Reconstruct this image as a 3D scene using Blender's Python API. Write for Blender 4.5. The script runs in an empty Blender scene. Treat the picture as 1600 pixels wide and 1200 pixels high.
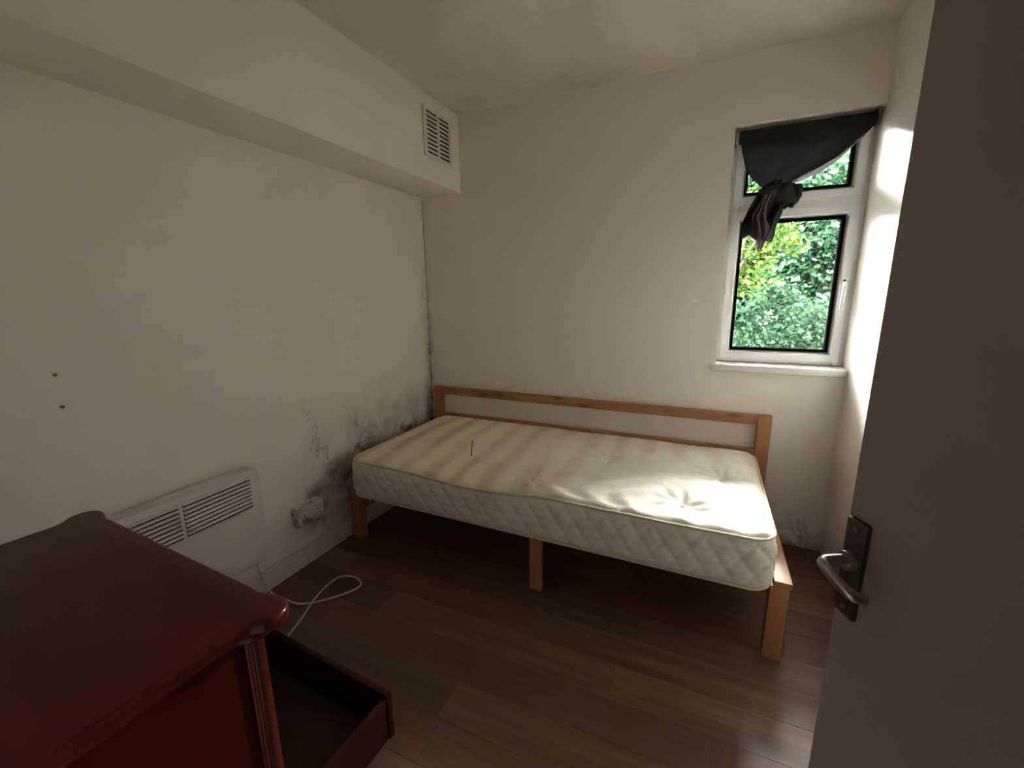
import bpy, bmesh, math, random
from mathutils import Vector, Matrix, noise as mnoise
PI = math.pi
random.seed(7)
scene = bpy.context.scene
C = scene.collection

# ------------------------------------------------------------------ camera
F_PX, YAW, PITCH, ROLL = 663.6, -0.4312, -0.2081, -0.0132
CAM = Vector((1.772, -2.4675, 1.3301))
cd = bpy.data.cameras.new('camera')
cd.sensor_fit = 'HORIZONTAL'; cd.sensor_width = 36.0
cd.lens = 36.0 * F_PX / 1600.0
cd.clip_start = 0.02; cd.clip_end = 200
cam = bpy.data.objects.new('camera', cd); C.objects.link(cam)
fw = Vector((math.sin(YAW)*math.cos(PITCH), math.cos(YAW)*math.cos(PITCH), math.sin(PITCH)))
rt = Vector((math.cos(YAW), -math.sin(YAW), 0)); up = rt.cross(fw)
r2 = rt*math.cos(ROLL) + up*math.sin(ROLL); u2 = -rt*math.sin(ROLL) + up*math.cos(ROLL)
cam.matrix_world = Matrix(((r2.x, u2.x, -fw.x, CAM.x), (r2.y, u2.y, -fw.y, CAM.y), (r2.z, u2.z, -fw.z, CAM.z), (0, 0, 0, 1)))
scene.camera = cam

# ------------------------------------------------------------------ light
SKY = 130.0
w = bpy.data.worlds.new('overcast_sky'); scene.world = w; w.use_nodes = True
bg = w.node_tree.nodes['Background']
bg.inputs['Color'].default_value = (0.98, 0.975, 0.97, 1); bg.inputs['Strength'].default_value = SKY
sd = bpy.data.lights.new('sun', 'SUN'); sd.energy = 170.0; sd.angle = 0.06; sd.color = (1.0, 0.93, 0.78)
sun = bpy.data.objects.new('sun', sd); C.objects.link(sun)
sun.rotation_euler = Vector((0.55, 0.75, -1.05)).to_track_quat('-Z', 'Y').to_euler()
vs = scene.view_settings
vs.view_transform = 'Standard'; vs.look = 'None'; vs.gamma = 1.0; vs.use_curve_mapping = False
vs.exposure = 0.72
cy_ = scene.cycles
cy_.max_bounces = 20; cy_.diffuse_bounces = 14; cy_.transparent_max_bounces = 12; cy_.sample_clamp_indirect = 0.0
pd = bpy.data.lights.new('window_portal', 'AREA'); pd.shape = 'RECTANGLE'; pd.size = 0.56; pd.size_y = 1.13   # sampling portal at the window, gives off no light
pd.cycles.is_portal = True
po = bpy.data.objects.new('window_portal', pd); C.objects.link(po); po.location = (2.107, .30, 1.53); po.rotation_euler = (-PI/2, 0, 0)

# ------------------------------------------------------------------ helpers
def obj(name, me, mat=None, parent=None, loc=None):
    o = bpy.data.objects.new(name, me); C.objects.link(o)
    if mat is not None and me is not None and len(me.materials) == 0: me.materials.append(mat)
    if parent is not None: o.parent = parent
    if loc is not None: o.location = loc
    return o
def tag(o, label, cat, group=None):
    o['label'] = label; o['category'] = cat
    if group: o['group'] = group
    return o
def empty(name, loc, label, cat, group=None, rz=0):
    o = bpy.data.objects.new(name, None); C.objects.link(o); o.location = loc; o.rotation_euler.z = rz
    o.empty_display_size = 0.1
    return tag(o, label, cat, group)
def struct(name, me, mat, parent=None):
    o = obj(name, me, mat, parent)
    if parent is None: o['kind'] = 'structure'
    return o
def mesh_of(bm, name='mesh', smooth=False, angle=None):
    me = bpy.data.meshes.new(name); bm.normal_update(); bm.to_mesh(me); bm.free()
    if smooth:
        for p in me.polygons: p.use_smooth = True
        if angle is not None: me.set_sharp_from_angle(angle=angle)
    return me
def add_box(bm, x0, x1, y0, y1, z0, z1, bevel=0.0, seg=2):
    r = bmesh.ops.create_cube(bm, size=1.0)
    vs_ = r['verts']
    for v in vs_:
        v.co = Vector((x0 + (v.co.x+.5)*(x1-x0), y0 + (v.co.y+.5)*(y1-y0), z0 + (v.co.z+.5)*(z1-z0)))
    if bevel > 0:
        es = list({e for v in vs_ for e in v.link_edges})
        bmesh.ops.bevel(bm, geom=es, offset=bevel, segments=seg, affect='EDGES', profile=0.6)
def box(x0, x1, y0, y1, z0, z1, bevel=0.0, seg=2):
    bm = bmesh.new(); add_box(bm, x0, x1, y0, y1, z0, z1, bevel, seg)
    return mesh_of(bm, smooth=bevel > 0, angle=math.radians(40))
def boxes(lst, bevel=0.0):
    bm = bmesh.new()
    for b in lst: add_box(bm, *b, bevel)
    return mesh_of(bm, smooth=bevel > 0, angle=math.radians(40))
def catmull(pts, n=8, closed=False):
    P = [Vector(p) for p in pts]; out = []
    N = len(P); rng = range(N if closed else N-1)
    for i in rng:
        if closed: a, b, c, d = P[i-1], P[i], P[(i+1) % N], P[(i+2) % N]
        else: a, b, c, d = P[max(i-1, 0)], P[i], P[i+1], P[min(i+2, N-1)]
        for k in range(n):
            t = k/n
            out.append(0.5*((2*b) + (c-a)*t + (2*a-5*b+4*c-d)*t*t + (3*b-a-3*c+d)*t**3))
    if not closed: out.append(P[-1])
    return out
def add_tube(bm, pts, rad, seg=10, closed=False):
    pts = [Vector(p) for p in pts]; n = len(pts); rings = []
    prev = None
    for i, p in enumerate(pts):
        if closed: t = pts[(i+1) % n] - pts[i-1]
        else: t = pts[min(i+1, n-1)] - pts[max(i-1, 0)]
        t.normalize()
        if prev is None:
            a = Vector((0, 0, 1)) if abs(t.z) < .9 else Vector((1, 0, 0))
            u = t.cross(a).normalized()
        else:
            u = (prev - t*prev.dot(t)).normalized()
        prev = u; v = t.cross(u)
        r = rad(i/(n-1)) if callable(rad) else rad
        rings.append([bm.verts.new(p + (u*math.cos(2*PI*k/seg) + v*math.sin(2*PI*k/seg))*r) for k in range(seg)])
    m = n if closed else n-1
    for i in range(m):
        A, B = rings[i], rings[(i+1) % n]
        for k in range(seg): bm.faces.new((A[k], A[(k+1) % seg], B[(k+1) % seg], B[k]))
    if not closed:
        bm.faces.new(rings[0][::-1]); bm.faces.new(rings[-1])
def tube(pts, rad, seg=10, closed=False):
    bm = bmesh.new(); add_tube(bm, pts, rad, seg, closed)
    bmesh.ops.recalc_face_normals(bm, faces=bm.faces)
    return mesh_of(bm, smooth=True, angle=math.radians(50))
def prism(outline, z0, z1, bevel=0.0, seg=3):
    bm = bmesh.new()
    b = [bm.verts.new((x, y, z0)) for x, y in outline]; t = [bm.verts.new((x, y, z1)) for x, y in outline]
    n = len(outline)
    bf = bm.faces.new(b[::-1]); tf = bm.faces.new(t)
    for i in range(n): bm.faces.new((b[i], b[(i+1) % n], t[(i+1) % n], t[i]))
    bmesh.ops.recalc_face_normals(bm, faces=bm.faces)
    if bevel > 0:
        es = [e for e in bm.edges if abs(e.verts[0].co.z - e.verts[1].co.z) < 1e-6]
        bmesh.ops.bevel(bm, geom=es, offset=bevel, segments=seg, affect='EDGES', profile=0.5)
    return mesh_of(bm, smooth=True, angle=math.radians(40))

# ------------------------------------------------------------------ materials
class NT:
    def __init__(s, name):
        s.m = bpy.data.materials.new(name); s.m.use_nodes = True
        s.t = s.m.node_tree; s.n = s.t.nodes; s.b = s.n['Principled BSDF']
    def node(s, typ, **kw):
        n = s.n.new(typ)
        for k, v in kw.items(): setattr(n, k, v)
        return n
    def link(s, a, b): s.t.links.new(a, b)
    def put(s, sock, v):
        if hasattr(v, 'is_output'): s.link(v, sock)
        else: sock.default_value = v
    def coord(s, kind='Object'): return s.node('ShaderNodeTexCoord').outputs[kind]
    def mapping(s, vec, scale=(1, 1, 1), loc=(0, 0, 0)):
        n = s.node('ShaderNodeMapping'); s.link(vec, n.inputs['Vector'])
        n.inputs['Scale'].default_value = scale; n.inputs['Location'].default_value = loc
        return n.outputs[0]
    def noise(s, vec, scale, detail=4, rough=.55, dist=0):
        n = s.node('ShaderNodeTexNoise'); s.link(vec, n.inputs['Vector'])
        n.inputs['Scale'].default_value = scale; n.inputs['Detail'].default_value = detail
        n.inputs['Roughness'].default_value = rough; n.inputs['Distortion'].default_value = dist
        return n.outputs['Fac']
    def math(s, op, a, b=0.0, clamp=False):
        n = s.node('ShaderNodeMath', operation=op); n.use_clamp = clamp
        s.put(n.inputs[0], a); s.put(n.inputs[1], b); return n.outputs[0]
    def rng(s, v, a, b, c=0.0, d=1.0, smooth=False):
        n = s.node('ShaderNodeMapRange'); n.clamp = True
        if smooth: n.interpolation_type = 'SMOOTHSTEP'
        s.put(n.inputs[0], v)
        for i, x in enumerate((a, b, c, d)): n.inputs[i+1].default_value = x
        return n.outputs[0]
    def xyz(s, vec):
        n = s.node('ShaderNodeSeparateXYZ'); s.link(vec, n.inputs[0]); return n.outputs
    def mix(s, fac, a, b):
        n = s.node('ShaderNodeMix', data_type='RGBA')
        s.put(n.inputs[0], fac)
        for sock, v in ((n.inputs[6], a), (n.inputs[7], b)):
            if hasattr(v, 'is_output'): s.link(v, sock)
            else: sock.default_value = (*v, 1)
        return n.outputs[2]
    def color(s, v):
        if hasattr(v, 'is_output'): s.link(v, s.b.inputs['Base Color'])
        else: s.b.inputs['Base Color'].default_value = (*v, 1)
    def set(s, rough=None, spec=None, metal=None, coat=None):
        if rough is not None: s.put(s.b.inputs['Roughness'], rough)
        if spec is not None: s.b.inputs['Specular IOR Level'].default_value = spec
        if metal is not None: s.b.inputs['Metallic'].default_value = metal
        if coat is not None: s.b.inputs['Coat Weight'].default_value = coat; s.b.inputs['Coat Roughness'].default_value = .12
    def bump(s, h, strength=.3, dist=.01):
        n = s.node('ShaderNodeBump'); n.inputs['Strength'].default_value = strength; n.inputs['Distance'].default_value = dist
        s.link(h, n.inputs['Height']); s.link(n.outputs[0], s.b.inputs['Normal'])

WALL = (0.84, 0.79, 0.725)
def simple(name, col, rough=.5, spec=.5, metal=0, coat=None, var=.06, scale=14, bump=0):
    m = NT(name); co = m.coord(); nz = m.noise(co, scale)
    d = tuple(c*(1-var*2) for c in col); l = tuple(min(1, c*(1+var)) for c in col)
    m.color(m.mix(nz, d, l)); m.set(rough, spec, metal, coat)
    if bump: m.bump(nz, bump, .004)
    return m.m

def wall_mat(name, mould):
    m = NT(name); co = m.coord(); X, Y, Z = m.xyz(co)
    big = m.noise(co, 1.6, 3); base = m.mix(big, tuple(c*.95 for c in WALL), WALL)
    spots = m.noise(co, 9.0, 9, .68, .4); fine = m.noise(co, 34, 6, .7)
    if mould == 'left':
        a = m.rng(Y, -1.30, -0.70, 0, 1, True); b = m.rng(Z, 0.95, 0.35, 0, 1, True)
        M = m.math('MULTIPLY', a, b)
        soft = m.math('MULTIPLY', M, m.rng(m.noise(co, 5.2, 6, .65), .34, .62))
        base = m.mix(m.math('MULTIPLY', soft, .95), base, (.27, .225, .18))
        th = m.math('SUBTRACT', spots, m.rng(M, 0, 1, .74, .46))
        k = m.rng(th, 0, .16)
        base = m.mix(m.math('MULTIPLY', k, .8), base, (.07, .055, .045))
        # patch of black mould around the socket
        py = m.rng(m.math('ABSOLUTE', m.math('ADD', Y, 1.02)), .04, .20, 1, 0, True)
        pz = m.rng(m.math('ABSOLUTE', m.math('SUBTRACT', Z, .27)), .05, .26, 1, 0, True)
        k2 = m.rng(m.math('SUBTRACT', m.math('MULTIPLY', m.math('MULTIPLY', py, pz), .62), m.math('SUBTRACT', .93, spots)), 0, .25)
        base = m.mix(m.math('MULTIPLY', k2, .6), base, (.05, .04, .035))
        # streak up the wall
        st = m.rng(m.math('ABSOLUTE', m.math('ADD', m.math('ADD', Y, m.math('MULTIPLY', Z, .32)), m.math('ADD', .80, m.math('MULTIPLY', m.math('SUBTRACT', spots, .5), .5)))), 0, .03, 1, 0, True)
        zz = m.math('MULTIPLY', m.rng(Z, .30, .42), m.rng(Z, .86, .7))
        base = m.mix(m.math('MULTIPLY', m.math('MULTIPLY', st, zz), m.rng(fine, .35, .6, 0, .55)), base, (.10, .08, .065))
        cn = m.math('MULTIPLY', m.rng(Y, -.10, -.005, 0, 1, True), m.math('MULTIPLY', m.rng(Z, 1.75, .9), m.rng(spots, .38, .62)))
        base = m.mix(m.math('MULTIPLY', cn, .75), base, (.10, .08, .06))
    elif mould == 'back':
        cn = m.math('MULTIPLY', m.rng(X, .045, .0, 0, 1, True), m.math('MULTIPLY', m.rng(Z, 1.7, .9), m.rng(spots, .40, .62)))
        base = m.mix(m.math('MULTIPLY', cn, .7), base, (.10, .08, .06))
        lo = m.rng(m.math('SUBTRACT', spots, m.rng(Z, 0, .30, .36, .72)), 0, .14)
        base = m.mix(m.math('MULTIPLY', lo, .7), base, (.12, .12, .07))
        hd = m.math('MULTIPLY', m.rng(m.math('ABSOLUTE', m.math('SUBTRACT', Z, .74)), .0, .07, 1, 0, True), m.rng(fine, .56, .72))
        base = m.mix(m.math('MULTIPLY', hd, .35), base, (.2, .16, .12))
    m.color(base); m.set(.46 if mould else .28, .25 if mould else .15)
    m.bump(m.noise(co, 55, 3), .12, .004)
    return m.m
M_WL = wall_mat('plaster_left', 'left'); M_WB = wall_mat('plaster_back', 'back'); M_W = wall_mat('plaster', None)
def ceil_mat():
    m = NT('ceiling_paint'); co = m.coord()
    n1 = m.noise(co, 1.1, 5, .6, .6); n2 = m.noise(co, 5, 6, .65)
    base = m.mix(m.rng(n1, .42, .66), (.74, .69, .62), (.60, .545, .47))
    base = m.mix(m.rng(n2, .58, .8, 0, .4), base, (.52, .47, .4))
    m.color(base); m.set(.75, .3); m.bump(m.noise(co, 38, 5, .6), .35, .006); return m.m
M_CEIL = ceil_mat()
def wood(name, dark, light, rough, grain=(2, 30, 30), coat=None, rand=0.0, spec=.5, knots=False, redmix=None):
    m = NT(name); co = m.coord()
    oi = m.node('ShaderNodeObjectInfo')
    add = m.node('ShaderNodeVectorMath', operation='ADD'); m.link(co, add.inputs[0])
    sc = m.node('ShaderNodeVectorMath', operation='SCALE'); m.link(oi.outputs['Random'], sc.inputs['Scale']); sc.inputs[0].default_value = (13, 7, 5)
    m.link(sc.outputs[0], add.inputs[1])
    mp = m.mapping(add.outputs[0], grain)
    g = m.noise(mp, 1.0, 7, .62, .5); g2 = m.noise(m.mapping(add.outputs[0], tuple(v*.28 for v in grain)), 1.0, 3, .5, 1.0)
    f = m.math('ADD', m.math('MULTIPLY', g, .6), m.math('MULTIPLY', g2, .4))
    c = m.mix(m.rng(f, .33, .67), dark, light)
    if rand:
        c = m.mix(m.math('MULTIPLY', oi.outputs['Random'], rand), c, tuple(v*.45 for v in dark))
    if redmix: c = m.mix(m.math('MULTIPLY', m.math('FRACT', m.math('MULTIPLY', oi.outputs['Random'], 7.31)), .55), c, redmix)
    if knots:
        vo = m.node('ShaderNodeTexVoronoi'); vo.inputs['Scale'].default_value = 1.0
        m.link(m.mapping(add.outputs[0], (5.5, 14, 14)), vo.inputs['Vector'])
        c = m.mix(m.rng(vo.outputs['Distance'], .12, .30, .75, 0), c, tuple(v*.4 for v in dark))
    m.color(c); m.set(rough, spec, 0, coat); m.bump(g, .12, .002); return m.m
M_PLANK = wood('floor_plank_wood', (.115, .064, .034), (.27, .165, .095), .46, (3, 40, 40), rand=.65, redmix=(.21, .075, .035), spec=.4)
M_PINE = wood('pine', (.30, .125, .050), (.47, .235, .10), .42, (3, 28, 28), knots=True)
M_PINEV = wood('pine_upright', (.30, .125, .050), (.47, .235, .10), .42, (28, 28, 3))
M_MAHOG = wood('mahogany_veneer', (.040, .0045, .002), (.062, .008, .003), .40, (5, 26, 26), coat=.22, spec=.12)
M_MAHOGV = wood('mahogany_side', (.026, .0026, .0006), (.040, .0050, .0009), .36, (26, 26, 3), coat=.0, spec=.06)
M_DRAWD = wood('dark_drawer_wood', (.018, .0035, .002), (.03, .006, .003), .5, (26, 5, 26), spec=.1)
M_DRAWIN = wood('drawer_lining', (.035, .016, .008), (.055, .027, .014), .6, (26, 4, 26))
M_UPVC = simple('white_upvc', (.82, .83, .82), .28, .5, var=.04, scale=6)
M_GLOSS = simple('white_gloss_paint', (.78, .77, .73), .25, .5, var=.05, scale=5)
M_SKIRT = simple('skirting_paint', (.70, .66, .58), .4, .5, var=.10, scale=9)
M_DOOR = simple('door_paint', (.36, .315, .275), .45, .5, var=.04, scale=4)
M_SEAL = simple('black_rubber_seal', (.0012, .0012, .0012), 1.0, .0)
M_CHROME = simple('brushed_aluminium', (.50, .49, .47), .28, .5, 1.0, var=.05)
M_PLATE = simple('tarnished_metal_plate', (.13, .12, .11), .38, .5, .8, var=.15)
M_HEAT = simple('heater_enamel', (.66, .63, .57), .40, .5, var=.03, scale=4)
M_DARK = simple('dark_void', (.015, .013, .012), .8)
M_SOCKET = NT('grimy_white_plastic')
_c = M_SOCKET.coord(); _n = M_SOCKET.noise(_c, 26, 6, .65)
M_SOCKET.color(M_SOCKET.mix(M_SOCKET.rng(_n, .50, .66), (.62, .58, .50), (.10, .08, .065))); M_SOCKET.set(.4); M_SOCKET = M_SOCKET.m
M_CABLE = simple('white_flex', (.60, .55, .46), .45, var=.06)
M_BLIND = simple('charcoal_blind_fabric', (.045, .046, .048), .75, .25, var=.15, scale=40)
M_LINING = simple('pale_blind_lining', (.23, .215, .21), .7, .3, var=.25, scale=22)
M_VENT = simple('vent_plastic', (.74, .69, .59), .45, var=.03)
M_BROWN = simple('rust_brown', (.12, .045, .02), .7)
M_PLUG = simple('wall_plug_plastic', (.22, .16, .12), .7)
M_PIPE = simple('mattress_piping_fabric', (.62, .55, .42), .7, var=.1, scale=30)

def glass_mat():
    m = NT('window_glass'); n = m.n
    tr = m.node('ShaderNodeBsdfTransparent'); gl = m.node('ShaderNodeBsdfGlossy'); gl.inputs['Roughness'].default_value = .02
    tr.inputs['Color'].default_value = (.96, .985, .97, 1)
    fr = m.node('ShaderNodeFresnel'); fr.inputs['IOR'].default_value = 1.45
    mx = m.node('ShaderNodeMixShader'); m.link(fr.outputs[0], mx.inputs[0]); m.link(tr.outputs[0], mx.inputs[1]); m.link(gl.outputs[0], mx.inputs[2])
    m.link(mx.outputs[0], n['Material Output'].inputs['Surface']); return m.m
M_GLASS = glass_mat()

def mattress_top_mat():
    m = NT('stained_damask_top'); co = m.coord(); X, Y, Z = m.xyz(co)
    wob = m.math('MULTIPLY', m.math('SUBTRACT', m.noise(co, 2.4, 3), .5), .16)
    xx = m.math('ADD', X, m.math('ADD', wob, m.math('MULTIPLY', Y, .05)))
    band = m.math('ADD', m.math('MULTIPLY', m.math('SINE', m.math('MULTIPLY', xx, 2*PI/.155)), .5), .5)
    patch = m.noise(co, 3.0, 4, .6)
    left = m.rng(X, 1.75, .25, .10, 1.0, True); backk = m.rng(Y, .12, .80, .22, 1.0, True)
    k = m.math('MULTIPLY', m.math('MULTIPLY', m.rng(band, .25, .95), m.math('MAXIMUM', left, m.math('MULTIPLY', backk, .8))), m.rng(patch, .30, .58))
    weave = m.noise(m.mapping(co, (60, 9, 9)), 1.0, 3)
    base = m.mix(m.rng(weave, .35, .65), (.76, .71, .61), (.82, .775, .69))
    base = m.mix(m.math('MULTIPLY', left, .60), base, (.90, .81, .60))  # yellowed left end, also lightened to make up for dim light there
    base = m.mix(m.math('MULTIPLY', k, .80), base, (.52, .41, .22))
    m.color(base); m.set(m.rng(weave, .3, .7, .50, .62), .45)
    m.b.inputs['Sheen Weight'].default_value = .15
    m.bump(m.noise(co, 60, 4), .15, .003); return m.m
def mattress_side_mat():
    m = NT('quilted_damask_side'); co = m.coord()
    n = m.noise(m.mapping(co, (10, 10, 60)), 1.0, 5, .6, .6)
    base = m.mix(m.rng(n, .35, .65), (.68, .63, .57), (.80, .755, .69))
    m.color(m.mix(m.rng(m.noise(co, 4, 5), .5, .75, 0, .4), base, (.60, .54, .45))); m.set(.6, .4)
    m.bump(n, .25, .004); return m.m
M_MTOP = mattress_top_mat(); M_MSIDE = mattress_side_mat()

LEAF = 0.098
def leaf_mat(name, cols, trans=.35):
    cols = [tuple(v*LEAF for v in c) for c in cols]
    m = NT(name); n = m.n
    g = m.node('ShaderNodeNewGeometry'); r = g.outputs['Random Per Island']
    ramp = m.node('ShaderNodeValToRGB'); m.link(r, ramp.inputs[0])
    el = ramp.color_ramp.elements
    el[0].position = 0; el[0].color = (*cols[0], 1); el[1].position = 1; el[1].color = (*cols[-1], 1)
    for i, c in enumerate(cols[1:-1]): e = el.new((i+1)/(len(cols)-1)); e.color = (*c, 1)
    d = m.node('ShaderNodeBsdfDiffuse'); t = m.node('ShaderNodeBsdfTranslucent'); gl = m.node('ShaderNodeBsdfGlossy'); gl.inputs['Roughness'].default_value = .4
    m.link(ramp.outputs[0], d.inputs[0]); m.link(ramp.outputs[0], t.inputs[0])
    mx = m.node('ShaderNodeMixShader'); mx.inputs[0].default_value = trans
    m.link(d.outputs[0], mx.inputs[1]); m.link(t.outputs[0], mx.inputs[2])
    m2 = m.node('ShaderNodeMixShader'); m2.inputs[0].default_value = .003; m.link(mx.outputs[0], m2.inputs[1]); m.link(gl.outputs[0], m2.inputs[2])
    m.link(m2.outputs[0], n['Material Output'].inputs['Surface']); return m.m
M_LEAF_Y = leaf_mat('yellow_green_leaf', [(.05, .13, .02), (.09, .20, .03), (.16, .27, .05), (.24, .30, .04)])
M_LEAF_T = leaf_mat('blue_green_leaf', [(.025, .085, .045), (.05, .14, .075), (.08, .19, .10), (.11, .22, .09)])
M_LEAF_M = leaf_mat('mid_green_leaf', [(.035, .10, .03), (.06, .155, .045), (.10, .21, .06), (.15, .26, .07)])
M_BARK = simple('bark', (.010, .008, .006), .9, .2, var=.2, scale=20, bump=.5)
M_CORE = simple('shaded_foliage_core', (.03, .075, .03), .9, .1, var=.3, scale=9)
M_BRICK = simple('darkened_brickwork', (.008, .005, .004), 1.0, .0, var=.25, scale=18)
M_HALL = simple('hallway_bounce_damper', (.16, .13, .11), .7, .2)  # dark colour chosen to cut light bounced back from the unseen hallway
M_GRASS = simple('grass', (.008, .018, .005), .9, .2, var=.3, scale=30)

# ------------------------------------------------------------------ the setting
W, H, HB, DB = 2.39, 2.40, 1.954, 0.30      # room width, ceiling, beam underside, beam depth
YN = -2.505                                  # wall with the doorway
WX0, WZ0, WZ1 = 1.824, 0.935, 2.096          # window opening
DX0, DX1, DZ = 1.50, 2.305, 2.02             # doorway
TH = 0.40
struct('wall_left', box(-TH, 0, YN-.12, TH, -.02, H+.2), M_WL)
struct('wall_back', boxes([(0, WX0, 0, TH, -.02, H+.2), (WX0, W, 0, TH, -.02, WZ0), (WX0, W, 0, TH, WZ1, H+.2)]), M_WB)
struct('wall_right', box(W, W+TH, YN-1.5, TH, -.02, H+.2), M_W)
struct('wall_front', boxes([(0, DX0, YN-.12, YN, -.02, H+.2), (DX1, W, YN-.12, YN, -.02, H+.2), (DX0, DX1, YN-.12, YN, DZ, H+.2)]), M_W)
struct('ceiling', box(-TH, W+TH, YN-1.5, TH, H, H+.2), M_CEIL)
struct('wall_bulkhead', box(0, DB, YN, 0, HB, H, .006, 2), M_W)
struct('wall_hallway', boxes([(-TH, W, YN-1.62, YN-1.5, -.02, H+.2), (-.12, 0, YN-1.5, YN-.12, -.02, H+.2)]), M_HALL)
fl = struct('floor', box(-TH, W+TH, YN-1.62, TH, -.12, -.012), M_DARK)
struct('floor_hallway', box(0, W, YN-1.5, YN, -.012, -.002), M_PLANK)
struct('baseboard_left', boxes([(0, .016, YN, 0, 0, .088), (0, .010, YN, 0, .088, .102)], .003), M_SKIRT)
struct('baseboard_front', box(.016, DX0-.07, YN, YN+.016, 0, .10, .003), M_SKIRT)
tr = struct('trim_1', boxes([(DX0-.065, DX0, YN-.001, YN+.016, 0, DZ+.065), (DX1, DX1+.065, YN-.001, YN+.016, 0, DZ+.065), (DX0, DX1, YN-.001, YN+.016, DZ, DZ+.065)], .004), M_GLOSS)

# floor planks, rows run along the bed
PITCHY = 0.143; GAP = 0.0004; Y0 = -0.985
known = {0: .2, 1: .56, 2: .86, 3: .07, -1: .75, -2: .35}
prow = -8
shared = {}
row = -7
while True:
    yt = Y0 - row*PITCHY; yb = yt - PITCHY
    if yb > 0: row += 1; continue
    if yt < YN: break
    off = known.get(row, random.random())
    x = off - 1.0 if off > 0 else off
    while x < W:
        a, b = max(x, 0)+GAP, min(x+1.0, W)-GAP
        t, u = min(yt, 0)-GAP, max(yb, YN)+GAP
        if b-a > .02 and t-u > .01:
            key = (round(b-a, 3), round(t-u, 3))
            if key not in shared:
                shared[key] = box(-(b-a)/2, (b-a)/2, -(t-u)/2, (t-u)/2, -.011, 0, .0006, 1)
            obj('plank', shared[key], M_PLANK, fl, ((a+b)/2, (t+u)/2, 0))
        x += 1.0
    row += 1

# ------------------------------------------------------------------ window
FY0, FY1 = 0.095, 0.165
fx0, fx1, fz0, fz1 = 1.824, 2.390, 0.962, 2.096
TZ0, TZ1 = 1.700, 1.772                                   # transom
win = struct('window_1', boxes([(fx0, fx0+.045, FY0, FY1, fz0, fz1), (fx1-.045, fx1, FY0, FY1, fz0, fz1),
      (fx0+.045, fx1-.045, FY0, FY1, fz0, fz0+.040), (fx0+.045, fx1-.045, FY0, FY1, fz1-.045, fz1), (fx0+.045, fx1-.045, FY0, FY1, TZ0, TZ1)], .002), M_UPVC)
def sash(x0, x1, z0, z1, wd=.047, proud=.014):
    ya, yb = FY0-proud, FY0+.045
    bm = bmesh.new()
    # mitred, chamfered sash profile
    prof = [(0, 0), (0, 1), (.72, 1), (1, .45), (1, 0)]    # (inward fraction, depth fraction toward room)
    rings = []
    for (u, d) in prof:
        i = u*wd; y = yb + (ya-yb)*d
        rings.append([bm.verts.new(p) for p in ((x0+i, y, z0+i), (x1-i, y, z0+i), (x1-i, y, z1-i), (x0+i, y, z1-i))])
    for a in range(len(rings)):
        A, B = rings[a], rings[(a+1) % len(rings)]
        for k in range(4): bm.faces.new((A[k], A[(k+1) % 4], B[(k+1) % 4], B[k]))
    bmesh.ops.recalc_face_normals(bm, faces=bm.faces)
    s = obj('sash', mesh_of(bm), M_UPVC, win)
    i = wd; g = .009
    obj('seal', boxes([(x0+i, x0+i+g, FY0-.002, FY0+.0465, z0+i, z1-i), (x1-i-g, x1-i, FY0-.002, FY0+.0465, z0+i, z1-i),
                       (x0+i, x1-i, FY0-.002, FY0+.0465, z0+i, z0+i+g), (x0+i, x1-i, FY0-.002, FY0+.0465, z1-i-g, z1-i)]), M_SEAL, s)
    obj('pane', box(x0+i, x1-i, FY0+.014, FY0+.018, z0+i, z1-i), M_GLASS, s)
    return s
s_low = sash(fx0+.020, fx1-.022, fz0+.018, TZ0+.018)
s_top = sash(fx0+.020, fx1-.022, TZ1-.018, fz1-.022)
# espagnolette handle on the lower sash
hx = fx1-.022-.022; hz = 1.345
obj('handle_base', box(hx-.013, hx+.013, FY0-.026, FY0-.013, hz-.035, hz+.04, .005, 2), M_UPVC, s_low)
hd = obj('handle', tube(catmull([(hx, FY0-.026, hz+.012), (hx, FY0-.045, hz+.012), (hx-.001, FY0-.052, hz), (hx-.004, FY0-.054, hz-.05), (hx-.006, FY0-.052, hz-.105)], 6), lambda t: .0095-.002*t, 10), M_UPVC, s_low)
obj('keyhole', box(hx-.004, hx+.004, FY0-.0275, FY0-.0255, hz+.026, hz+.034, .001, 1), M_SEAL, s_low)
# sill board with rounded nosing
struct('trim_2', box(1.806, W, -.028, FY0+.01, .921, .960, .009, 3), M_GLOSS)

# ------------------------------------------------------------------ door
hinge = Vector((2.288, -2.482, 0)); edge = Vector((1.966, -1.797, 0))
dv = (edge-hinge); DW = dv.length; ang = math.atan2(dv.y, dv.x)
door = struct('door_1', box(0, DW, -.040, 0, .008, 1.985, .002, 1), M_DOOR)
door.location = hinge; door.rotation_euler.z = ang
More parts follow.
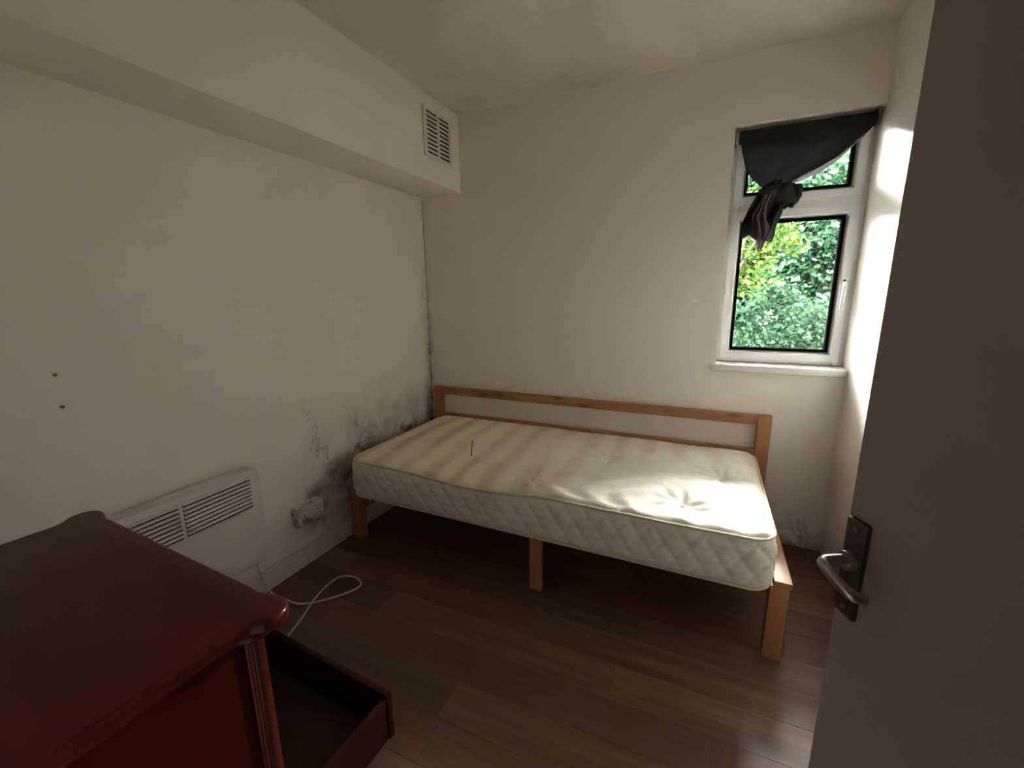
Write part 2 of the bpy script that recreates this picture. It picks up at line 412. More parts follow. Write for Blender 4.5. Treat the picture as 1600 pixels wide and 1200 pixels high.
# local: +x hinge->free edge, +y faces camera side?
def door_part(name, me, mat, parent=door): return obj(name, me, mat, parent)
SGN = 1.0
PX, PZ = DW-.0225, .964
pl = door_part('handle_plate', box(PX-.0165, PX+.0165, 0, .007, PZ-.070, PZ+.070, .003, 2), M_PLATE)
for dz in (-.058, .058):
    door_part('screw', tube([(PX, .0065, PZ+dz), (PX, .0085, PZ+dz)], .0038, 10), M_CHROME, pl)
door_part('handle_boss', tube([(PX, .006, PZ+.012), (PX, .016, PZ+.012)], .013, 20), M_CHROME)
lv = catmull([(PX, .010, PZ+.012), (PX, .036, PZ+.012), (PX-.003, .046, PZ+.012), (PX-.012, .049, PZ+.011), (PX-.030, .048, PZ+.006), (PX-.050, .042, PZ+.001), (PX-.056, .030, PZ)], 7)
def lever_mesh():
    bm = bmesh.new(); add_tube(bm, lv, lambda t: .0075-.0015*t, 12)
    for v in bm.verts: v.co.z = PZ+.012 + (v.co.z-PZ-.012)*1.25
    bmesh.ops.recalc_face_normals(bm, faces=bm.faces)
    return mesh_of(bm, smooth=True, angle=math.radians(50))
door_part('lever', lever_mesh(), M_CHROME)

# ------------------------------------------------------------------ vent grille on the bulkhead
VY0, VY1, VZ0, VZ1 = -.372, -.095, 2.080, 2.330
vent = empty('air_vent', (DB, (VY0+VY1)/2, VZ0), 'cream louvred air vent on the boxed-in beam below the ceiling', 'vent')
vo = Vector(vent.location)
def rel(b): return (b[0]-vo.x, b[1]-vo.x, b[2]-vo.y, b[3]-vo.y, b[4]-vo.z, b[5]-vo.z)
rim = .026; mid = (VY0+VY1)/2
obj('frame', boxes([rel(b) for b in [(DB, DB+.010, VY0, VY0+rim, VZ0, VZ1), (DB, DB+.010, VY1-rim, VY1, VZ0, VZ1), (DB, DB+.010, VY0+rim, VY1-rim, VZ0, VZ0+.018),
     (DB, DB+.010, VY0+rim, VY1-rim, VZ1-.018, VZ1), (DB, DB+.010, mid-.009, mid+.009, VZ0+.018, VZ1-.018)]], .0015), M_VENT, vent)
obj('shade_backing', box(*rel((DB+.0003, DB+.002, VY0+.02, VY1-.02, VZ0+.01, VZ1-.01))), M_DARK, vent)  # dark sheet in place of the shade behind the vent louvres
nsl = 10; gp = .0126; br = (VZ1-VZ0-.036-nsl*gp)/(nsl-1); stp = gp+br
sm = None
for side in (0, 1):
    ya, yb = (VY0+rim, mid-.009) if side == 0 else (mid+.009, VY1-rim)
    for k in range(nsl-1):
        z = VZ0+.018+(k+1)*stp-br/2
        if sm is None: sm = box(0, .009, -(yb-ya)/2-.001, (yb-ya)/2+.001, -br/2, br/2, .001, 1)
        obj('louvre', sm, M_VENT, vent, (.001, (ya+yb)/2-vo.y, z-vo.z))

# ------------------------------------------------------------------ wall plugs left in the wall
for y, z, lab in ((-1.899, 1.111, 'upper'), (-1.900, 1.012, 'lower')):
    p = obj('wall_plug', tube([(0, 0, 0), (.004, 0, 0), (.0045, 0, 0)], lambda t: .0055 if t < .9 else .003, 10), M_PLUG, None, (0, y, z))
    tag(p, 'small brown wall plug in the bare plaster, the %s of two' % lab, 'wall plug', 'wall plugs')

# thin cord in the corner
cord = obj('corner_cord', tube(catmull([(.008, -.008, 1.93), (.010, -.010, 1.5), (.007, -.009, 1.2), (.011, -.012, .95), (.010, -.012, .72), (.012, -.014, .60)], 6), lambda t: (.0012 if t < .55 else .0020 if t < .97 else .005), 6), M_DARK)
tag(cord, 'thin dark cord hanging down the corner behind the bed post', 'cord')

# ------------------------------------------------------------------ convector heater
HY0, HY1, HZ0, HZ1, HX = -1.992, -1.385, .205, .632, .09
ht = empty('panel_heater', (0, (HY0+HY1)/2, HZ0), 'white wall-mounted panel heater with louvred grille behind the chest of drawers', 'heater')
ho = Vector(ht.location)
def hrel(b): return (b[0], b[1], b[2]-ho.y, b[3]-ho.y, b[4]-ho.z, b[5]-ho.z)
def heater_body():
    # rounded-corner closed shell, grille gaps are dark strips on its front
    gz0, gz1 = .470, .606; sections = []
    bm = bmesh.new()
    def rr(y0, y1, z0, z1, r, n=5):
        pts = []
        for (cy, cz, a0) in ((y1-r, z1-r, 0), (y0+r, z1-r, 90), (y0+r, z0+r, 180), (y1-r, z0+r, 270)):
            for k in range(n+1):
                a = math.radians(a0+90*k/n); pts.append((cy+r*math.cos(a), cz+r*math.sin(a)))
        return pts
    prof = [(.028, .0), (HX-.012, 0), (HX-.004, .003), (HX, .010)]
    rings = []
    for x, ins in prof:
        rings.append([bm.verts.new((x, y-ho.y, z-ho.z)) for y, z in rr(HY0+ins, HY1-ins, HZ0+ins, HZ1-ins, .03)])
    n = len(rings[0])
    for a in range(len(rings)-1):
        for k in range(n): bm.faces.new((rings[a][k], rings[a][(k+1) % n], rings[a+1][(k+1) % n], rings[a+1][k]))
    bm.faces.new(rings[0])
    bm.faces.new(rings[-1][::-1])
    bmesh.ops.recalc_face_normals(bm, faces=bm.faces)
    return mesh_of(bm, smooth=True, angle=math.radians(35))
obj('body', heater_body(), M_HEAT, ht)
for yb_ in (HY0+.10, HY1-.14): obj('wall_bracket', box(*hrel((.0, .03, yb_, yb_+.04, HZ0+.05, HZ1-.06))), M_HEAT, ht)
gm = (HY0+HY1)/2
gl_mesh = None; dk_mesh = None
for (ya, yb) in ((HY0+.045, gm-.007), (gm+.007, HY1-.048)):
    L = yb-ya
    if gl_mesh is None:
        bm = bmesh.new()                                 # one drooping louvre lip
        pr_ = [(0, .006), (.007, .0035), (.009, -.002), (.0075, -.0045), (.0, -.001)]
        for s_ in (-1, 1): pass
        A = [bm.verts.new((x, -L/2, z)) for x, z in pr_]; B = [bm.verts.new((x, L/2, z)) for x, z in pr_]
        for k in range(len(pr_)): bm.faces.new((A[k], A[(k+1) % len(pr_)], B[(k+1) % len(pr_)], B[k]))
        bm.faces.new(A[::-1]); bm.faces.new(B); bmesh.ops.recalc_face_normals(bm, faces=bm.faces)
        gl_mesh = mesh_of(bm); dk_mesh = box(0, .0012, -L/2, L/2, -.0052, .0046)
    for k in range(8):
        z = .482 + k*.0165
        obj('louvre', gl_mesh, M_HEAT, ht, (HX-.001, (ya+yb)/2-ho.y, z-ho.z+.002))
        obj('slot_shade', dk_mesh, M_DARK, ht, (HX-.0004, (ya+yb)/2-ho.y, z-ho.z-.0055))  # dark strip stands in for the shade under each louvre

# white flex from the heater, looping on the floor
cz = .0045
cpts = [(.055, -1.43, .207), (.052, -1.425, .15), (.04, -1.40, .06), (.055, -1.385, .012), (.113, -1.382, cz), (.228, -1.376, cz), (.31, -1.309, cz), (.375, -1.215, cz), (.375, -1.165, cz), (.314, -1.140, cz), (.245, -1.165, cz),
        (.240, -1.240, cz+.002), (.262, -1.315, cz+.0085), (.285, -1.385, cz+.002), (.31, -1.443, cz), (.345, -1.54, cz), (.40, -1.62, cz)]
cab = obj('power_cable', tube(catmull(cpts, 8), .0042, 8), M_CABLE)
tag(cab, 'white power flex from the heater looping on the wooden floor', 'cable')

# ------------------------------------------------------------------ surface socket
so = empty('wall_socket', (0, -1.12, .235), 'grimy white double wall socket amid black mould above the skirting', 'socket')
bt = obj('back_box', box(0, .040, -.080, .066, 0, .092, .004, 2), M_SOCKET, so)
fp = obj('face_plate', box(.040, .049, -.082, .068, -.001, .093, .004, 2), M_SOCKET, so)
for yc in (-.045, .032):
    obj('switch', box(.049, .053, yc+.010, yc+.024, .058, .078, .0015, 1), M_SOCKET, fp)
    obj('pin_hole', boxes([(.0487, .0494, yc-.004, yc+.000, .046, .054), (.0487, .0494, yc-.016, yc-.009, .026, .030), (.0487, .0494, yc+.006, yc+.013, .026, .030)]), M_DARK, fp)

# ------------------------------------------------------------------ bed frame
bed = empty('bed_frame', (1.08, -.45, 0), 'pine single bed frame with a slim rail back against the wall', 'bed')
bo = Vector(bed.location)
def brel(b): return (b[0]-bo.x, b[1]-bo.x, b[2]-bo.y, b[3]-bo.y, b[4], b[5])
def bpart(name, b, mat=M_PINE, bev=.003): return obj(name, box(*brel(b), bev, 2), mat, bed)
XL0, XR1 = .055, 2.105
bpart('post', (XL0, XL0+.058, -.046, -.006, 0, .707), M_PINEV)
bpart('post', (XR1-.062, XR1, -.046, -.006, 0, .707), M_PINEV)
bpart('back_rail', (XL0+.058, XR1-.062, -.044, -.010, .655, .706))
bpart('back_rail', (XL0+.058, XR1-.062, -.040, -.012, .450, .522))
bpart('side_rail', (XL0+.058, XR1-.062, -.040, -.012, .235, .300))
bpart('side_rail', (XL0+.055, XR1-.055, -.846, -.820, .264, .290))
bpart('leg', (XL0-.010, XL0+.050, -.872, -.822, 0, .300), M_PINEV)
bpart('leg', (1.112, 1.170, -.872, -.846, 0, .290), M_PINEV)
bpart('leg', (XR1-.060, XR1, -.872, -.822, 0, .300), M_PINEV)
bpart('end_rail', (XL0, XL0+.030, -.822, -.046, .245, .318))
bpart('end_rail', (XR1-.050, XR1+.006, -.875, -.046, .300, .322))
bpart('end_rail', (XR1-.030, XR1-.004, -.822, -.046, .235, .300))
slat = box(-.035, .035, -.40, .40, -.009, .009, .002, 1)
for k in range(13):
    obj('slat', slat, M_PINEV, bed, (XL0+.10+k*(XR1-XL0-.25)/12-bo.x, -.436-bo.y, .2995))
obj('support_beam', box(XL0+.04-bo.x, XR1-.05-bo.x, -.46-bo.y, -.42-bo.y, .235, .29, .002, 1), M_PINE, bed)

# ------------------------------------------------------------------ mattress
MX0, MX1, MY0, MY1, MZ0, MZ1 = .135, 2.036, -.948, -.066, .311, .518
mt = empty('mattress', (MX0, MY0, MZ0), 'stained cream tufted mattress with brownish bands lying on the pine bed', 'mattress')
ML, MW, MH = MX1-MX0, MY1-MY0, MZ1-MZ0
RC = .075
tufts = []
for ty, xs in ((.145, (.35, .97, 1.60)), (.47, (.66, 1.245, 1.74)), (.80, (.42, 1.0, 1.60))):
    for tx in xs: tufts.append((tx, ty, (.25 if tx < .9 else .85 if ty < .6 else .4)))
def rmap(x, y):
    cx, cy = ML/2, MW/2; dx, dy = x-cx, y-cy
    ax, ay = abs(dx)-(cx-RC), abs(dy)-(cy-RC)
    if ax > 0 and ay > 0:
        a, b = ax/RC, ay/RC
        nx, ny = a*math.sqrt(1-b*b/2), b*math.sqrt(1-a*a/2)
        dx = math.copysign(cx-RC+nx*RC, dx); dy = math.copysign(cy-RC+ny*RC, dy)
    return cx+dx, cy+dy
def edge_dist(x, y): return min(x, ML-x, y, MW-y)
def sag(x, y):
    f = max(0, 1-y/.45)
    s = -.024*math.exp(-((x-.72)/.26)**2)*f*f + .006*math.exp(-((x-1.1)/.1)**2)*f
    s += -.010*math.exp(-((x-.05)/.3)**2)*(1-f)*.3
    return s
def topz(x, y):
    e = max(0, edge_dist(x, y)); z = MH
    z += .020*(1-math.exp(-(e/.11)))                         # pillow crown
    z -= .010*math.exp(-(e/.010)**2)
    for tx, ty, s in tufts:
        dx, dy = x-tx, y-ty; d = math.hypot(dx, dy)
        if d < .32:
            z -= s*(.026*math.exp(-(d/.045)**2) + .010*math.exp(-(d/.12)**2))
            th = math.atan2(dy, dx)
            z += s*.0050*math.cos(9*th+tx*20)*math.exp(-((d-.075)/.05)**2)
            z += s*.0030*math.cos(15*th+ty*30)*math.exp(-((d-.05)/.035)**2)
    # puckers running in from the front edge
    wgt = math.exp(-((y-.13)/.13)**2)*(1/(1+math.exp(-(x-.75)*9)))*min(1, e/.03)
    z += wgt*.0065*math.sin(x*44+2.2*math.sin(y*16)+3*mnoise.noise(Vector((x*5, y*5, 0))))
    z += .0042*mnoise.noise(Vector((x*7, y*9, 1.3)))*min(1, e/.04) + .0022*mnoise.noise(Vector((x*21, y*26, 4.3)))*min(1, e/.03)
    return z + sag(x, y)
bm = bmesh.new(); NX, NY = 190, 96
def ease(t): return t
g = []
for i in range(NX+1):
    rowv = []
    for j in range(NY+1):
        x, y = ML*i/NX, MW*j/NY
        z = topz(x, y); X_, Y_ = rmap(x, y)
        rowv.append(bm.verts.new((X_, Y_, z)))
    g.append(rowv)
for i in range(NX):
    for j in range(NY): bm.faces.new((g[i][j], g[i+1][j], g[i+1][j+1], g[i][j+1]))
bmesh.ops.recalc_face_normals(bm, faces=bm.faces)
top = obj('top_panel', mesh_of(bm, smooth=True), M_MTOP, mt)
# border loop
loop = [(ML*i/NX, 0) for i in range(NX)] + [(ML, MW*j/NY) for j in range(NY)] + [(ML*(NX-i)/NX, MW) for i in range(NX)] + [(0, MW*(NY-j)/NY) for j in range(NY)]
LP = []
s_ = 0; prev = None
for (x, y) in loop:
    X_, Y_ = rmap(x, y)
    if prev: s_ += math.hypot(X_-prev[0], Y_-prev[1])
    prev = (X_, Y_)
    LP.append((X_, Y_, s_, x, y))
n = len(LP); nrm = []
for k in range(n):
    a, b = LP[k-1], LP[(k+1) % n]; t = Vector((b[0]-a[0], b[1]-a[1], 0)).normalized(); nrm.append(Vector((t.y, -t.x, 0)))
NZ = 30
bm = bmesh.new(); rings = []
for r in range(NZ+1):
    v = r/NZ; ring = []
    for k, (x, y, s, ox, oy) in enumerate(LP):
        zt = topz(ox, oy)-.003; z = v*zt
        if v < .12: z = v*zt
        bul = .016*(1-(2*v-1)**4)
        q1, q2 = (s/.085 + v*1.6), (s/.085 - v*1.6)            # quilted diamonds
        d1 = abs(q1-round(q1)); d2 = abs(q2-round(q2))
        quilt = -.0075*(math.exp(-(d1/.09)**2)+math.exp(-(d2/.09)**2))*(1-(2*v-1)**8)
        wr = .0035*mnoise.noise(Vector((s*9, v*7, 2)))*(1-(2*v-1)**6)
        inset = .012*max(0, (.10-v)/.10)
        p = Vector((x, y, z)) + nrm[k]*(bul+quilt+wr-inset)
        ring.append(bm.verts.new(p))
    rings.append(ring)
for r in range(NZ):
    for k in range(n): bm.faces.new((rings[r][k], rings[r][(k+1) % n], rings[r+1][(k+1) % n], rings[r+1][k]))
bm.faces.new(rings[0][::-1])
bmesh.ops.recalc_face_normals(bm, faces=bm.faces)
obj('side_border', mesh_of(bm, smooth=True), M_MSIDE, mt)
def pipe(zf, out):
    pts = []
    for k in range(0, n, 2):
        x, y, s, ox, oy = LP[k]
        pts.append(Vector((x, y, zf(ox, oy)))+nrm[k]*out)
    return tube(pts, .0058, 7, True)
obj('piping', pipe(lambda x, y: topz(x, y)-.001, .002), M_PIPE, mt)
obj('piping', pipe(lambda x, y: .008, .003), M_PIPE, mt)
for tx, ty, s in tufts:
    if s < .8: continue
    bm = bmesh.new(); bmesh.ops.create_uvsphere(bm, u_segments=10, v_segments=6, radius=.007)
    for v in bm.verts: v.co.z *= .5
    obj('tuft_button', mesh_of(bm, smooth=True), M_PIPE, mt, (tx, ty, topz(tx, ty)+.001))
# brown thread on the mattress
def on_top(x, y, d): return (x, y, MZ0+topz(x-MX0, y-MY0)+d)
th = obj('loose_thread', tube(catmull([on_top(.640, -.545, .006), on_top(.652, -.560, .005), on_top(.69, -.635, .005), on_top(.735, -.715, .005)], 6), .0028, 6), M_BROWN)
tag(th, 'short brown loose thread lying on the stained mattress', 'thread')

# ------------------------------------------------------------------ chest of drawers
CW, CD, CH = .806, .445, .75
RZ = math.radians(-2.4)
ch = empty('chest_of_drawers', (.641, -2.188, 0), 'dark red mahogany chest of drawers with lobed top corners, bottom drawer open', 'chest', None, RZ)
hw, hdp = CW/2, CD/2          # local: +y is the front
def lobed(hw, yb, yf, r, cut):
    pts = [(-hw, yb), (hw, yb)]
    # right side up to the lobe
    pts.append((hw, yf-2.35*r))
    for a in (200, 225, 250, 270): pass
    cx, cy = hw-.25*r, yf-.95*r
    for k in range(13):
        a = math.radians(-62 + (180-0+8)*k/12*0.86); pts.append((cx+r*math.cos(a)*1.0, cy+r*math.sin(a)))
    pts.append((hw-1.65*r, yf-.24*r)); pts.append((hw-2.2*r, yf-.22*r))
    m = [(-x, y) for x, y in pts[2:]][::-1]
    return pts + m
obj('top', prism(lobed(hw, -hdp, hdp-.004, .041, 0), CH-.030, CH, .010, 4), M_MAHOG, ch)
obj('top_moulding', prism(lobed(hw-.018, -hdp+.004, hdp-.024, .037, 0), CH-.046, CH-.028, .006, 3), M_MAHOG, ch)
sx = hw-.030; fy = hdp-.045
for s in (-1, 1):
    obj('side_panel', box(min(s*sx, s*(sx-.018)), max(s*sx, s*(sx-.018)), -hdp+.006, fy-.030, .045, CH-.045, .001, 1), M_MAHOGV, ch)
    # reeded corner post
    bm = bmesh.new()
    for (px, py, r) in ((sx-.004, fy-.012, .016), (sx+.004, fy-.030, .006), (sx-.024, fy+.002, .006)):
        pp = [(s*px, py, .0), (s*px, py, CH-.045)]
        add_tube(bm, pp, r, 14)
    bmesh.ops.recalc_face_normals(bm, faces=bm.faces)
    obj('corner_post', mesh_of(bm, smooth=True, angle=math.radians(40)), M_MAHOG, ch)
obj('back_panel', box(-sx+.018, sx-.018, -hdp+.004, -hdp+.012, .045, CH-.045), M_MAHOG, ch)
obj('plinth', boxes([(-sx+.018, sx-.018, fy-.024, fy-.006, 0, .045), (-sx, -sx+.018, -hdp+.006, fy-.03, 0, .045), (sx-.018, sx, -hdp+.006, fy-.03, 0, .045)], .001), M_MAHOG, ch)
dw = sx-.022
zr = [(.050, .205), (.211, .372), (.378, .539), (.545, .700)]
for i, (z0, z1) in enumerate(zr):
    dy = .340 if i == 0 else 0.0
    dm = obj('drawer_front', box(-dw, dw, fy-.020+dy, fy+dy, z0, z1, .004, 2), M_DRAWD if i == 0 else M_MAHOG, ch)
    for kx in (-.22, .22):
        k = obj('knob', tube([(kx, fy+dy, (z0+z1)/2), (kx, fy+dy+.010, (z0+z1)/2), (kx, fy+dy+.014, (z0+z1)/2), (kx, fy+dy+.024, (z0+z1)/2), (kx, fy+dy+.027, (z0+z1)/2)],
                 lambda t: (.008 if t < .45 else .016 if t < .9 else .010), 14), M_MAHOG, dm)
    if i == 0:
        yb_ = fy-.020+dy; ya_ = yb_-.40
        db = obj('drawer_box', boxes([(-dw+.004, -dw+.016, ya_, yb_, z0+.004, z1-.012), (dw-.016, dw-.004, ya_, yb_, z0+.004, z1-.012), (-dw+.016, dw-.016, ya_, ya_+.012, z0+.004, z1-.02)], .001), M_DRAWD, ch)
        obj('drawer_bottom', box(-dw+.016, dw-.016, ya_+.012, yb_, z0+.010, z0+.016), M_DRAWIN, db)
    else:
        obj('drawer_rail', box(-sx+.018, sx-.018, fy-.024, fy-.006, z0-.006, z0, 0), M_MAHOG, ch)

# ------------------------------------------------------------------ roller blind, bunched and knotted
BY = .045
rb = empty('roller_blind', (2.10, BY, 2.0), 'charcoal roller blind bunched up and knotted over the window', 'blind')
ro = Vector(rb.location)
def rl(p): return (p[0]-ro.x, p[1]-ro.y, p[2]-ro.z)
obj('roller', tube([rl((1.845, BY, 2.052)), rl((2.372, BY, 2.052))], .027, 20), M_BLIND, rb)
for x in (1.832, 2.374):
    obj('bracket', box(x-.005-ro.x, x+.005-ro.x, -.026, .030, .020, .094, .002, 1), M_LINING, rb)
# fabric: rows from the roller down to the knot, left and right ends of each row
rows = [((1.848, 2.076), (2.366, 2.076)), ((1.850, 2.040), (2.364, 2.040)), ((1.856, 2.004), (2.345, 2.004)), ((1.866, 1.965), (2.300, 1.962)), ((1.880, 1.918), (2.240, 1.910)),
        ((1.905, 1.872), (2.170, 1.868)), ((1.938, 1.838), (2.105, 1.838)), ((1.962, 1.812), (2.060, 1.812)), ((1.965, 1.790), (2.050, 1.788))]
def fabric():
    bm = bmesh.new(); NU = 48; grid = []
    L = catmull([(a[0], 0, a[1]) for a, b in rows], 5); R = catmull([(b[0], 0, b[1]) for a, b in rows], 5)
    m = len(L)
    for r in range(m):
        v = r/(m-1); l, q = L[r], R[r]; line = []
        for k in range(NU+1):
            u = k/NU; p = l.lerp(q, u)
            sagz = -.012*math.sin(PI*u)*min(1, v*2)*(1-v)
            base = BY-.028 if v < .25 else BY-.028+.006*(v-.25)
            fold = (.004+.016*v)*math.sin(u*PI*(5)+.9+v*1.5)*min(1, max(0, v-.12)*2) + .012*v*math.sin(u*PI*11)*v
            curl = -.020*max(0, u-.86)/.14*min(1, v*2)
            line.append(bm.verts.new(rl((p.x, base+fold+curl, p.z+sagz))))
        grid.append(line)
    for r in range(m-1):
        for k in range(NU): bm.faces.new((grid[r][k], grid[r][k+1], grid[r+1][k+1], grid[r+1][k]))
    bmesh.ops.solidify(bm, geom=bm.faces[:], thickness=.0012)
    bmesh.ops.recalc_face_normals(bm, faces=bm.faces)
    # lighter hem follows the right-hand edge
    return mesh_of(bm, smooth=True, angle=math.radians(60)), R
fm, Redge = fabric()
fb = obj('fabric', fm, M_BLIND, rb)
def strip(path, wid, nrmfn, thick=.0015):
    bm = bmesh.new(); A = []
    for i, p in enumerate(path):
        t = i/(len(path)-1); a, b = nrmfn(t, p); A.append((bm.verts.new(rl(a)), bm.verts.new(rl(b))))
    for i in range(len(A)-1): bm.faces.new((A[i][0], A[i][1], A[i+1][1], A[i+1][0]))
    bmesh.ops.solidify(bm, geom=bm.faces[:], thickness=thick)
    bmesh.ops.recalc_face_normals(bm, faces=bm.faces)
    return mesh_of(bm, smooth=True, angle=math.radians(60))
he = Redge[12:36]
obj('hem', strip(he, .02, lambda t, p: ((p.x-.004, BY-.050, p.z+.004), (p.x+.002+.016*math.sin(PI*t)*t, BY-.036, p.z-.004-.022*math.sin(PI*min(1, t*1.05))*t))), M_LINING, fb)
# knot
def blob(c, r, seed, rot=0, amp=.25, wr=7):
    bm = bmesh.new(); bmesh.ops.create_icosphere(bm, subdivisions=4, radius=1.0)
    cr, sr = math.cos(rot), math.sin(rot)
    for v in bm.verts:
        p = v.co.copy()
        f = 1+amp*mnoise.noise(p*1.3+Vector((seed, 0, 0)))
        tw = math.atan2(p.y, p.x) + p.z*1.2
        f += .07*math.sin(wr*tw+seed)
        q_ = Vector((p.x*r[0]*f, p.y*r[1]*f, p.z*r[2]*f))
        v.co = Vector(rl((c[0]+q_.x*cr+q_.z*sr, c[1]+q_.y, c[2]-q_.x*sr+q_.z*cr)))
    return mesh_of(bm, smooth=True)
kn = obj('knot', blob((2.066, BY-.030, 1.772), (.058, .036, .052), 3.1, .5), M_BLIND, rb)
obj('knot', blob((1.995, BY-.028, 1.790), (.055, .034, .040), 8.7, -.8, .3, 9), M_BLIND, rb)
# tail: pleated sheet
def tail(rows, ph, amp, y0, npl, seed, rag=1.0):
    bm = bmesh.new(); NU = 40; grid = []
    L = catmull([(a[0], 0, a[1]) for a, b in rows], 6); R = catmull([(b[0], 0, b[1]) for a, b in rows], 6); m = len(L)
    for r in range(m):
        v = r/(m-1); line = []
        for k in range(NU+1):
            u = k/NU; p = L[r].lerp(R[r], u)
            tri = abs(((u*npl+ph+v*.25) % 1)*2-1)*2-1
            y = y0 + amp*tri*(.5+.6*v) + .01*mnoise.noise(Vector((u*4, v*4, seed)))
            z = p.z + .012*mnoise.noise(Vector((u*5, v*2, seed+3)))*v
            if v > .9: z -= rag*.018*abs(math.sin(u*PI*2.5+seed))*(v-.9)*10
            line.append(bm.verts.new(rl((p.x+.006*mnoise.noise(Vector((v*6, u*3, seed+7))), y, z))))
        grid.append(line)
    for r in range(m-1):
        for k in range(NU): bm.faces.new((grid[r][k], grid[r][k+1], grid[r+1][k+1], grid[r+1][k]))
    bmesh.ops.solidify(bm, geom=bm.faces[:], thickness=.0012)
    bmesh.ops.recalc_face_normals(bm, faces=bm.faces)
    return mesh_of(bm, smooth=True, angle=math.radians(50))
t1 = [((1.965, 1.810), (2.085, 1.800)), ((1.935, 1.770), (2.070, 1.760)), ((1.908, 1.715), (2.055, 1.705)), ((1.888, 1.655), (2.040, 1.640)), ((1.884, 1.610), (2.026, 1.575))]
obj('tail', tail(t1, .2, .018, BY-.032, 2.5, 1.0), M_BLIND, rb)
t2 = [((1.972, 1.775), (1.998, 1.772)), ((1.948, 1.728), (1.990, 1.720)), ((1.928, 1.680), (1.992, 1.664)), ((1.934, 1.632), (2.012, 1.610)), ((1.952, 1.578), (1.996, 1.566)), ((1.962, 1.540), (1.978, 1.528))]
obj('tail_lining', tail(t2, .55, .016, BY-.068, 2.6, 5.0), M_LINING, rb)
t3 = [((2.040, 1.80), (2.118, 1.812)), ((2.048, 1.765), (2.126, 1.785)), ((2.050, 1.730), (2.116, 1.745)), ((2.044, 1.705), (2.095, 1.712))]
obj('loop_fold', tail(t3, .3, .016, BY-.050, 1.5, 9.0, 0.0), M_BLIND, rb)

# ------------------------------------------------------------------ outside: ground, shrubs and a tree
gr = obj('lawn', box(-24, 24, -24, 24, -.35, -.25), M_GRASS); gr['kind'] = 'structure'
struct('trim_3', boxes([(W-.022, W, FY1+.001, TH+.01, .94, WZ1), (WX0, W-.022, FY1+.001, TH+.03, WZ0, .972)]), M_BRICK)  # near-black lining added so the sky-lit outer reveal does not show white
struct('ceiling_light_block', box(-1.5, 6.5, TH, 1.45, 2.46, 2.62), M_W)  # unseen slab added over the window to cut steep light on the bed
def leaves(bm_v, bm_f, c, size, rnd):
    # bent four-triangle leaf
    d = Vector((rnd.gauss(0, 1), rnd.gauss(0, 1), rnd.gauss(0, .6)-.35)).normalized()
    nn = Vector((rnd.gauss(0, .6), rnd.gauss(-.35, .6), rnd.gauss(.55, .5))).normalized()
    sd_ = d.cross(nn)
    if sd_.length < .05: return
    sd_.normalize(); nn = sd_.cross(d)
    i = len(bm_v); wd = size*.36
    bm_v.extend([c, c+d*size*.45+sd_*wd+nn*wd*.25, c+d*size, c+d*size*.45-sd_*wd+nn*wd*.25])
    bm_f.extend([(i, i+1, i+2), (i, i+2, i+3)])
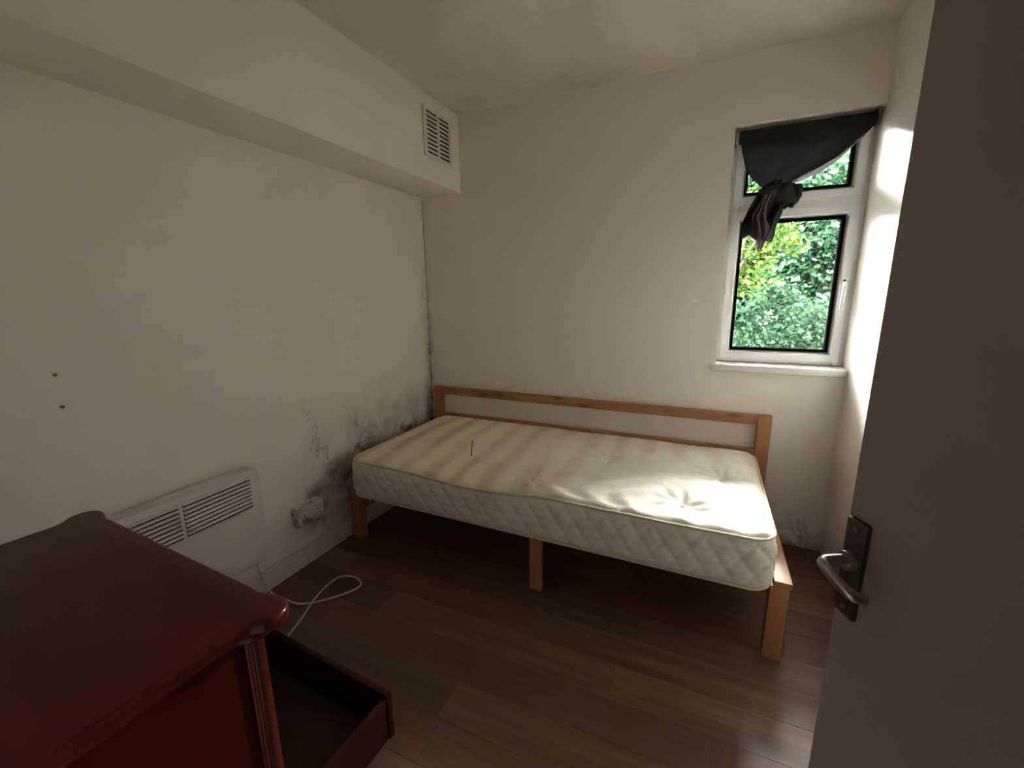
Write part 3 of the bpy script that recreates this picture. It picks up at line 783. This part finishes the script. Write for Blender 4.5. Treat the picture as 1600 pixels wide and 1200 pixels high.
def foliage(name, label, base, crown, rad, count, size, mat, seed, group, stem=None, clumps=28):
    rnd = random.Random(seed)
    root = empty(name, base, label, 'tree' if 'tree' in name else 'shrub', group)
    V, Fc = [], []; B = Vector(base)
    cc = Vector(crown)-B
    cl = []
    for k in range(clumps):
        while True:
            p = Vector((rnd.uniform(-1, 1), rnd.uniform(-1, 1), rnd.uniform(-1, 1)))
            if .35 < p.length < 1: break
        cl.append((Vector((cc.x+p.x*rad[0]*.8, cc.y+p.y*rad[1]*.8, cc.z+p.z*rad[2]*.8)), rnd.uniform(.45, .9)))
    for k in range(count):
        c, s = rnd.choice(cl)
        p = Vector((rnd.gauss(0, 1), rnd.gauss(0, 1), rnd.gauss(0, 1))).normalized()*(rnd.random()**.45)
        q_ = c + Vector((p.x*rad[0], p.y*rad[1], p.z*rad[2]))*.38*s
        if q_.z + B.z < -.24: continue
        leaves(V, Fc, q_, size*rnd.uniform(.6, 1.25), rnd)
    me = bpy.data.meshes.new('leaves'); me.from_pydata([tuple(v) for v in V], [], Fc); me.update()
    f = obj('foliage', me, mat, root); f['kind'] = 'stuff'
    bm = bmesh.new()
    top_ = stem or cc
    add_tube(bm, catmull([(0, 0, 0), tuple(Vector(top_)*.4+Vector((.06, 0, 0))), tuple(top_)], 6), lambda t: .07*(1-.7*t), 8)
    for k in range(9):
        c, s = cl[k % len(cl)]; a = Vector(top_)*rnd.uniform(.35, .95)
        add_tube(bm, catmull([a, (a+c)/2+Vector((0, 0, .12)), c], 5), lambda t: .022*(1-.7*t), 6)
    bmesh.ops.recalc_face_normals(bm, faces=bm.faces)
    obj('trunk', mesh_of(bm, smooth=True), M_BARK, root)
    return root
GZ = -.25
# dense shrub bank behind
for i, (x, y, rx, hz_, mat) in enumerate([(-3.7, 7.4, 1.05, 3.6, M_LEAF_M), (-1.25, 7.3, 1.05, 3.8, M_LEAF_T), (1.2, 7.4, 1.05, 3.9, M_LEAF_M), (3.65, 7.3, 1.05, 4.1, M_LEAF_T), (6.1, 7.4, 1.05, 3.9, M_LEAF_M), (8.55, 7.3, 1.05, 3.6, M_LEAF_T)]):
    tone = 'mid-green' if mat is M_LEAF_M else 'blue-green'
    foliage('tall_shrub', 'tall dense %s shrub in the bank of greenery outside the window' % tone, (x, y, GZ), (x, y, GZ+hz_*.5), (rx, .85, hz_*.56), 14000, .135, mat, 20+i, 'tall %s shrubs outside' % tone, clumps=90)
for i, x in enumerate((-2.5, -.05, 2.4, 4.85, 7.3)):
    foliage('backing_shrub', 'dark green shrub filling the gaps behind the tall shrubs outside', (x, 9.6, GZ), (x, 9.6, GZ+2.3), (1.05, .75, 2.75), 9000, .20, M_LEAF_T, 70+i, 'shrubs behind the tall shrubs', clumps=80)
foliage('bushy_shrub', 'low blue-green bushy shrub in front of the taller greenery outside', (2.9, 5.6, GZ), (2.9, 5.6, .65), (1.25, .7, .95), 7000, .085, M_LEAF_T, 41, 'shrubs outside the window', clumps=46)
foliage('spreading_shrub', 'low mid-green spreading shrub beside the blue-green bush outside', (5.6, 5.7, GZ), (5.6, 5.7, .6), (1.2, .7, .95), 6000, .09, M_LEAF_M, 43, 'shrubs outside the window', clumps=46)
foliage('young_tree', 'young yellow-green leafy tree just outside the window', (1.75, 4.6, GZ), (2.15, 4.5, 2.05), (.80, .6, .95), 3000, .085, M_LEAF_Y, 52, 'trees outside the window', clumps=34)
